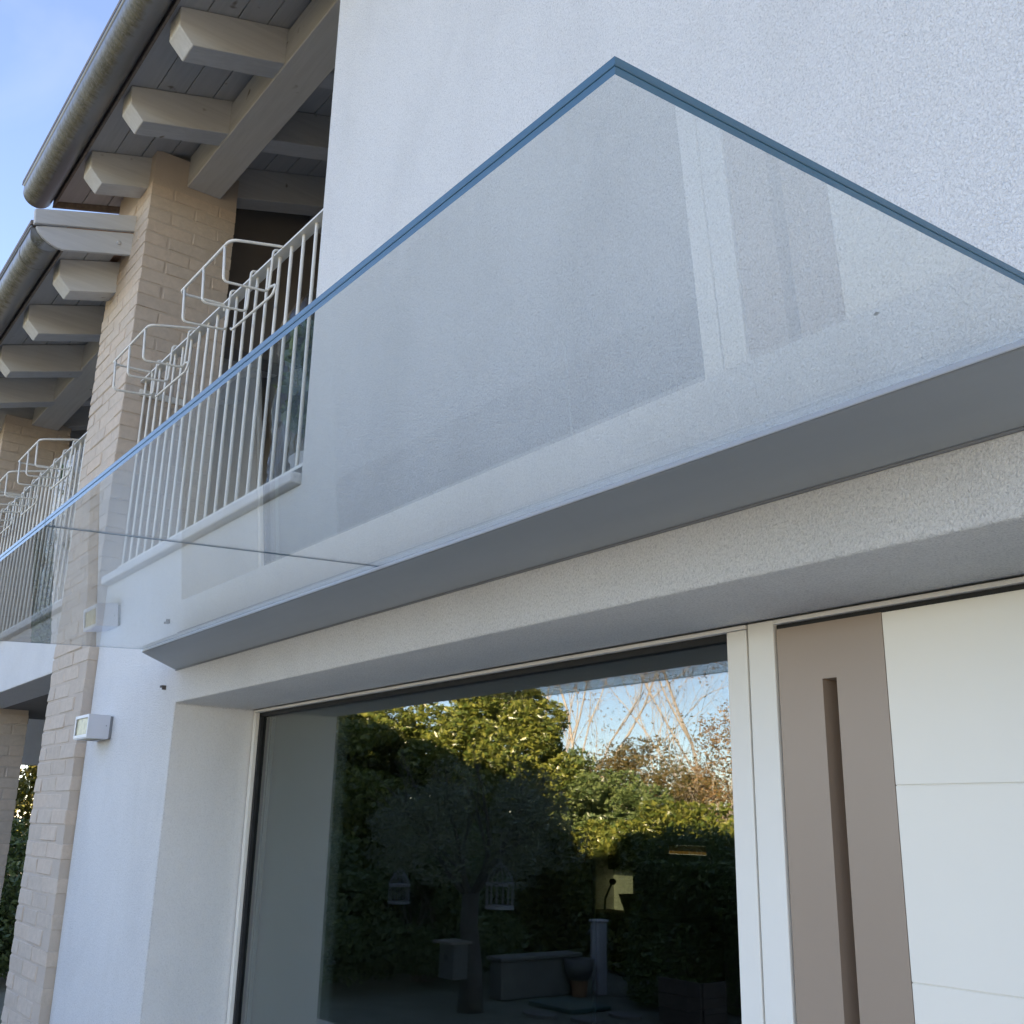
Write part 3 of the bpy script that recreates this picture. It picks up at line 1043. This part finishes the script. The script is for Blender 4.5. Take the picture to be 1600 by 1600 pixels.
def bare_tree(label, x, y, h, stems, seed, depth, lean=(0, 0), leaves=0, leafmat=None, spread=0.5, rad=0.10, mat=M_bark):
    tr = thing('bare_tree', label, 'tree', (x, y, 0), 'leafless trees behind the hedge')
    r = random.Random(seed)
    mb = MB()
    tips = []
    for k in range(stems):
        a = 6.28 * k / stems + r.uniform(-.4, .4)
        d = (lean[0] + (0.15 if stems > 1 else 0.04) * math.cos(a), lean[1] + (0.15 if stems > 1 else 0.04) * math.sin(a), 1)
        branches(mb, (x + 0.12 * math.cos(a) * (stems > 1), y + 0.12 * math.sin(a) * (stems > 1), -0.05), d, h * 0.40, rad, depth, r, spread=spread, tips=tips, kink=0.13)
    mb.build('trunk', mat, tr, smooth=True)
    if leaves:
        t_ = np.array(tips)
        rr = np.random.default_rng(seed)
        c = t_[rr.integers(0, len(t_), leaves)] + rr.normal(size=(leaves, 3)) * 0.18
        link('crown', leaf_mesh('crown', c, 0.04, leafmat, 0.0, seed=seed), tr)
    return tr


bare_tree('bare multi-stemmed tree with sunlit orange stems', -19.3, -13.8, 9.0, 4, 31, 6, (0.05, 0.0), 900, M_privet, 0.42, 0.055)
bare_tree('slim bare tree against the patch of sky', -16.2, -15.2, 9.0, 1, 33, 7, (0.02, 0), 0, None, 0.4, 0.06)
bare_tree('twiggy bare tree with dry leaves beside the mullion', -14.0, -13.8, 7.0, 2, 34, 6, (0.0, 0), 900, M_brownleaf, 0.42, 0.04)
bare_tree('bare tree half hidden behind the brownish small-leaved tree', -18.2, -15.5, 5.5, 3, 35, 5, (0, 0), 700, M_brownleaf, 0.5, 0.035)
# low twiggy thicket behind the hedge
for i, (x, y, h, lab) in enumerate(((-15.9, -13.6, 3.0, 'twiggy brown shrub left of the ivy'), (-14.7, -13.0, 2.8, 'twiggy brown shrub between ivy and mullion'), (-13.3, -12.4, 2.9, 'twiggy brown shrub nearest the mullion'), (-17.6, -13.8, 2.9, 'twiggy brown shrub behind the small-leaved tree'))):
    tr = thing('thicket_shrub', lab, 'shrub', (x, y, 0), 'brown thicket behind the hedge')
    r = random.Random(60 + i)
    mb = MB()
    tips = []
    for k in range(7):
        a = r.uniform(0, 6.28)
        branches(mb, (x, y, -0.02), (0.5 * math.cos(a), 0.5 * math.sin(a), 1), h * 0.42, 0.022, 3, r, (3, 3), 0.6, 3, tips, 0.1, 0.12)
    mb.build('twigs', M_bark, tr)
    t_ = np.array(tips)
    rr = np.random.default_rng(70 + i)
    c = t_[rr.integers(0, len(t_), 2600)] * np.array([1, 1, 1]) + rr.normal(size=(2600, 3)) * 0.22
    link('crown', leaf_mesh('crown', c[c[:, 2] > .1], 0.035, M_brownleaf if i % 2 else M_privet, 0.1, seed=80 + i), tr)


def hedge(label, xa, xb, y, depth, h, n, size, mat, seed):
    hd = thing('hedge', label, 'hedge', ((xa + xb) / 2, y, 0))
    r = np.random.default_rng(seed)
    L = xb - xa
    # front face, top and a little of the back, pushed in and out by waves
    k = r.random(n)
    x = xa + L * r.random(n)
    wav = 0.12 * np.sin(x * 2.3 + seed) + 0.09 * np.sin(x * 5.1 + 1.3 * seed)
    zz_ = h * r.random(n) ** 0.9
    yy = y + depth / 2 + wav * 0.8 + 0.10 * np.sin(zz_ * 4 + x * 3) - np.abs(r.normal(size=n)) * 0.16
    top = k > 0.70
    zz_[top] = h + wav[top] * 1.1 + 0.08 * np.sin(x[top] * 11) - np.abs(r.normal(size=top.sum())) * 0.14 + 0.08
    yy[top] = y + depth * (r.random(top.sum()) - 0.5)
    pts = np.stack([x, yy, np.maximum(zz_, 0.05)], 1)
    link('foliage', leaf_mesh('foliage', pts, size, mat, 0.4, seed=seed), hd)
    MB().box(xa + 0.1, xb - 0.1, y - depth / 2 + 0.1, y + depth / 2 - 0.35, 0, h - 0.3).build('branchwork', M_barkd, hd)
    return hd


hedge('long leafy hedge whose top catches the sun in the window', -13.5, -6.0, -7.9, 1.5, 1.62, 46000, 0.045, M_laurel, 5)
hedge('clipped dark hedge in the shade behind the planter', -8.35, -4.6, -6.2, 0.9, 1.36, 34000, 0.032, M_hedge, 8)


# olive tree with two bird cages
ol = thing('olive_tree', 'shaded olive tree in the middle of the mirrored garden', 'tree', (-8.72, -4.05, 0))
r = random.Random(5)
mb = MB()
mb.tube([(-8.72, -4.05, -0.05), (-8.70, -4.04, 0.4), (-8.74, -4.02, 0.75), (-8.69, -4.0, 1.05)], [0.13, 0.095, 0.085, 0.08], 10)
for k in range(6):
    a = 6.28 * k / 6 + r.uniform(-.3, .3)
    branches(mb, (-8.69, -4.0, 1.0), (math.cos(a) * 0.75, math.sin(a) * 0.75, 0.9), 0.6, 0.035, 3, r, (2, 3), 0.6, 5)
mb.build('trunk', M_oliveb, ol, smooth=True)
cl = crown_clumps((-8.75, -4.05, 1.55), 1.05, 0.9, 0.60, 44, 0.22, 44, -0.6)
link('crown', leaf_mesh('crown', clump_points(cl, 8000, 45), 0.038, M_olive, 0.2, aspect=0.22, seed=46), ol)
MB().box(-8.83, -8.60, -3.92, -3.76, 0.30, 0.60).build('bird_box', simple('grey_board', (0.09, 0.085, 0.08), 0.8), ol)
MB().box(-8.86, -8.57, -3.95, -3.70, 0.603, 0.625).build('bird_box_roof', M_barkd, ol)
MB().lathe([(0.0, 0), (0.03, 0.0), (0.03, 0.004), (0.0, 0.004)], (0, 0, 0), 12).build('entry_hole', M_black, ol)
_e = bpy.data.objects['entry_hole']
_e.rotation_euler = (math.radians(-90), 0, 0)
_e.location = _e.location + Vector((-8.715, -3.757, 0.48))
M_cage = simple('white_cage_wire', (0.22, 0.22, 0.23), 0.5)


def cage(x, y, z, s, label):
    c = thing('bird_cage', label, 'bird cage', (x, y, z), 'white bird cages hung in the olive tree')
    R_, H_ = 0.125 * s, 0.20 * s
    for nm, zz0 in (('base_ring', 0.0), ('top_ring', H_)):
        MB().lathe([(R_ * .9, 0), (R_ * 1.05, 0), (R_ * 1.05, 0.028 * s), (R_ * .9, 0.028 * s)], (x, y, z + zz0), 20).build(nm, M_cage, c)
    for k in range(14):
        a = 6.28 * k / 14
        ca, sa = math.cos(a), math.sin(a)
        pts = [(x + R_ * ca, y + R_ * sa, z + .02), (x + R_ * ca, y + R_ * sa, z + H_), (x + R_ * .9 * ca, y + R_ * .9 * sa, z + H_ + .07 * s), (x + R_ * .5 * ca, y + R_ * .5 * sa, z + H_ + .15 * s), (x + .1 * R_ * ca, y + .1 * R_ * sa, z + H_ + .20 * s)]
        MB().tube(pts, 0.0035, 4, caps=False).build('wire', M_cage, c)
    MB().tube([(x, y, z + H_ + .19 * s), (x, y, z + H_ + .5 * s)], 0.004, 5).build('hook', M_cage, c)
    return c


cage(-10.0, -4.0, 0.86, 0.85, 'smaller white bird cage hanging left of the olive trunk')
cage(-8.23, -4.0, 0.93, 1.0, 'larger white bird cage hanging right of the olive trunk')

# odds and ends of the garden that the window mirrors
MB_conc = simple('pale_concrete', (0.12, 0.115, 0.105), 0.9, var=0.15, scale=9, bump=0.3)
gw = thing('garden_wall', 'low weathered concrete wall behind the olive tree', 'wall', (-9.1, -5.2, 0))
MB().box(-9.25, -9.05, -5.65, -4.65, 0, 0.36).build('body', MB_conc, gw, bevel=0.02)
MB().box(-9.28, -9.02, -5.68, -4.62, 0.362, 0.40).build('coping', MB_conc, gw, bevel=0.012)
M_post = simple('white_post', (0.45, 0.45, 0.46), 0.5)
po = thing('tap_post', 'slim white garden post standing on the lawn', 'post', (-8.92, -5.82, 0))
MB().box(-8.985, -8.855, -5.88, -5.76, 0.0, 0.70).build('shaft', M_post, po, bevel=0.01)
MB().box(-9.0, -8.84, -5.895, -5.745, 0.702, 0.73).build('cap', M_post, po, bevel=0.01)
MB().tube([(-8.985, -5.82, 0.60), (-9.05, -5.80, 0.61), (-9.06, -5.79, 0.57)], 0.014, 8).build('tap', M_lampb, po, smooth=True)
bk = MB()
bk.lathe([(0, 0), (0.10, 0), (0.15, 0.10), (0.16, 0.20), (0.14, 0.20), (0.12, 0.08), (0, 0.02)], (-8.92, -5.55, 0.16), 18)
tag(bk.build('basin', simple('dark_grey_pot', (0.10, 0.095, 0.09), 0.6), smooth=True), 'dark round basin beside the white post', 'basin')
pt = MB()
pt.lathe([(0, 0), (0.075, 0), (0.09, 0.15), (0.1, 0.155), (0.0, 0.155)], (-8.92, -5.55, 0.003), 16)
tag(pt.build('clay_pot', simple('terracotta', (0.20, 0.085, 0.04), 0.8)), 'upturned orange clay pot under the dark basin', 'pot')
mt = MB().box(-8.75, -8.1, -5.25, -4.75, 0.004, 0.045)
tag(mt.build('well_cover', simple('dark_green_cover', (0.03, 0.07, 0.06), 0.6), bevel=0.01), 'flat dark green cover lying on the lawn', 'cover')
for i, (x, y, w, h, lab) in enumerate(((-7.75, -5.1, .36, .26, 'pale stepping stone nearest the green cover'), (-7.75, -4.65, .36, .26, 'pale stepping stone in the middle of the three'), (-8.2, -4.45, .4, .25, 'pale stepping stone nearest the olive trunk'))):
    m = MB()
    rr = random.Random(i)
    ring = [(x + w / 2 * math.cos(a) * rr.uniform(.85, 1.1), y + h / 2 * math.sin(a) * rr.uniform(.85, 1.1)) for a in np.linspace(0, 6.28, 9)[:-1]]
    m.quad_strip([[(a, b, 0.002) for a, b in ring], [(a, b, 0.03) for a, b in ring]])
    tag(m.build('stepping_stone', MB_conc), lab, 'stone', 'stepping stones on the lawn')
pl = thing('planter_box', 'weathered wooden planter in front of the shaded hedge', 'planter', (-7.1, -5.3, 0))
M_oldwood = simple('old_planter_wood', (0.07, 0.055, 0.045), 0.85, var=0.25, scale=20)
for i in range(3):
    MB().box(-7.35, -6.85, -5.16, -5.135, 0.02 + 0.125 * i, 0.14 + 0.125 * i).build('plank', M_oldwood, pl)
    MB().box(-6.85, -6.825, -5.45, -5.16, 0.02 + 0.125 * i, 0.14 + 0.125 * i).build('plank', M_oldwood, pl)
MB().box(-7.34, -6.855, -5.44, -5.165, 0.02, 0.33).build('soil', M_dirt, pl)

# shrub seen through the porch
evergreen('garden_shrub', 'dense dark shrub low behind the piers, seen through the porch', -13.0, 1.75, 1.75, 2.0, M_hedge, 26000, 0.04, 92, cat='shrub', low=-0.2)
evergreen('garden_shrub', 'sunlit shrub glimpsed through the porch behind the piers', -15.2, 2.2, 3.1, 3.0, M_yellow, 26000, 0.05, 91, cat='shrub', low=-0.1)

# ------------------------------------------------------------------ plants wrapped in film on the loggias
def wrapped(x, y, z, rad, h, seed, label, crink, leaf=True):
    w = thing('wrapped_plant', label, 'plant', (x, y, z), 'potted plants wrapped in clear film')
    MB().lathe([(0, 0), (rad * .55, 0), (rad * .7, 0.26), (rad * .74, 0.27), (rad * .66, 0.27), (0, 0.25)], (x, y, z), 18).build('pot', M_sill, w, smooth='auto')
    r = random.Random(seed)
    mb = MB()
    for k in range(3):
        branches(mb, (x, y, z + 0.24), (r.uniform(-.3, .3), r.uniform(-.3, .3), 1), h * 0.33, 0.012, 2, r, spread=0.5)
    mb.build('stem', M_barkd, w)
    pts = clump_points(crown_clumps((x, y, z + h * .60), rad * .7, rad * .7, h * .28, 26, rad * .4, seed), 2200, seed)
    link('leaves', leaf_mesh('leaves', pts, 0.05, M_pot_leaf, 0.3, seed=seed), w)
    n, mrow = 56, 34
    rows = []
    rg = np.random.default_rng(seed)
    ph = rg.random(8) * 6.28
    for j in range(mrow + 1):
        s = j / mrow
        env = rad * (1.0 - 0.55 * max(0, (s - 0.82) / 0.18) ** 1.5)
        ring = []
        for k in range(n):
            a = 6.2832 * k / n
            f = 1 + crink * (0.05 * math.sin(7 * a + ph[0] + 3 * s) + 0.04 * math.sin(13 * a + ph[1] - 5 * s) + 0.035 * math.sin(23 * s + 4 * a + ph[2])) + crink * 0.03 * (rg.random() - .5)
            ring.append((x + env * f * math.cos(a), y + env * f * math.sin(a), z + 0.02 + s * h))
        rows.append(ring)
    m = MB()
    m.quad_strip(rows, caps=False)
    m.build('film', M_film if leaf else M_foil, w, smooth=True)
    return w


t = NT('crinkled_silver_film')
t.color((0.80, 0.79, 0.76))
t.set(Roughness=0.22, Metallic=0.6)
t.bump(t.noise(t.pos((1, 1, 0.8)), 38, 4, 0.6, 1.2), 1.0, 0.02)
M_foil = t.m
wrapped(-3.62, 0.40, 2.772, 0.24, 1.0, 3, 'potted plant under clear film in the near loggia', 0.8)
wrapped(-6.86, 0.25, 2.772, 0.155, 1.2, 9, 'plant in crinkled silvery film in the far loggia', 1.4, False)
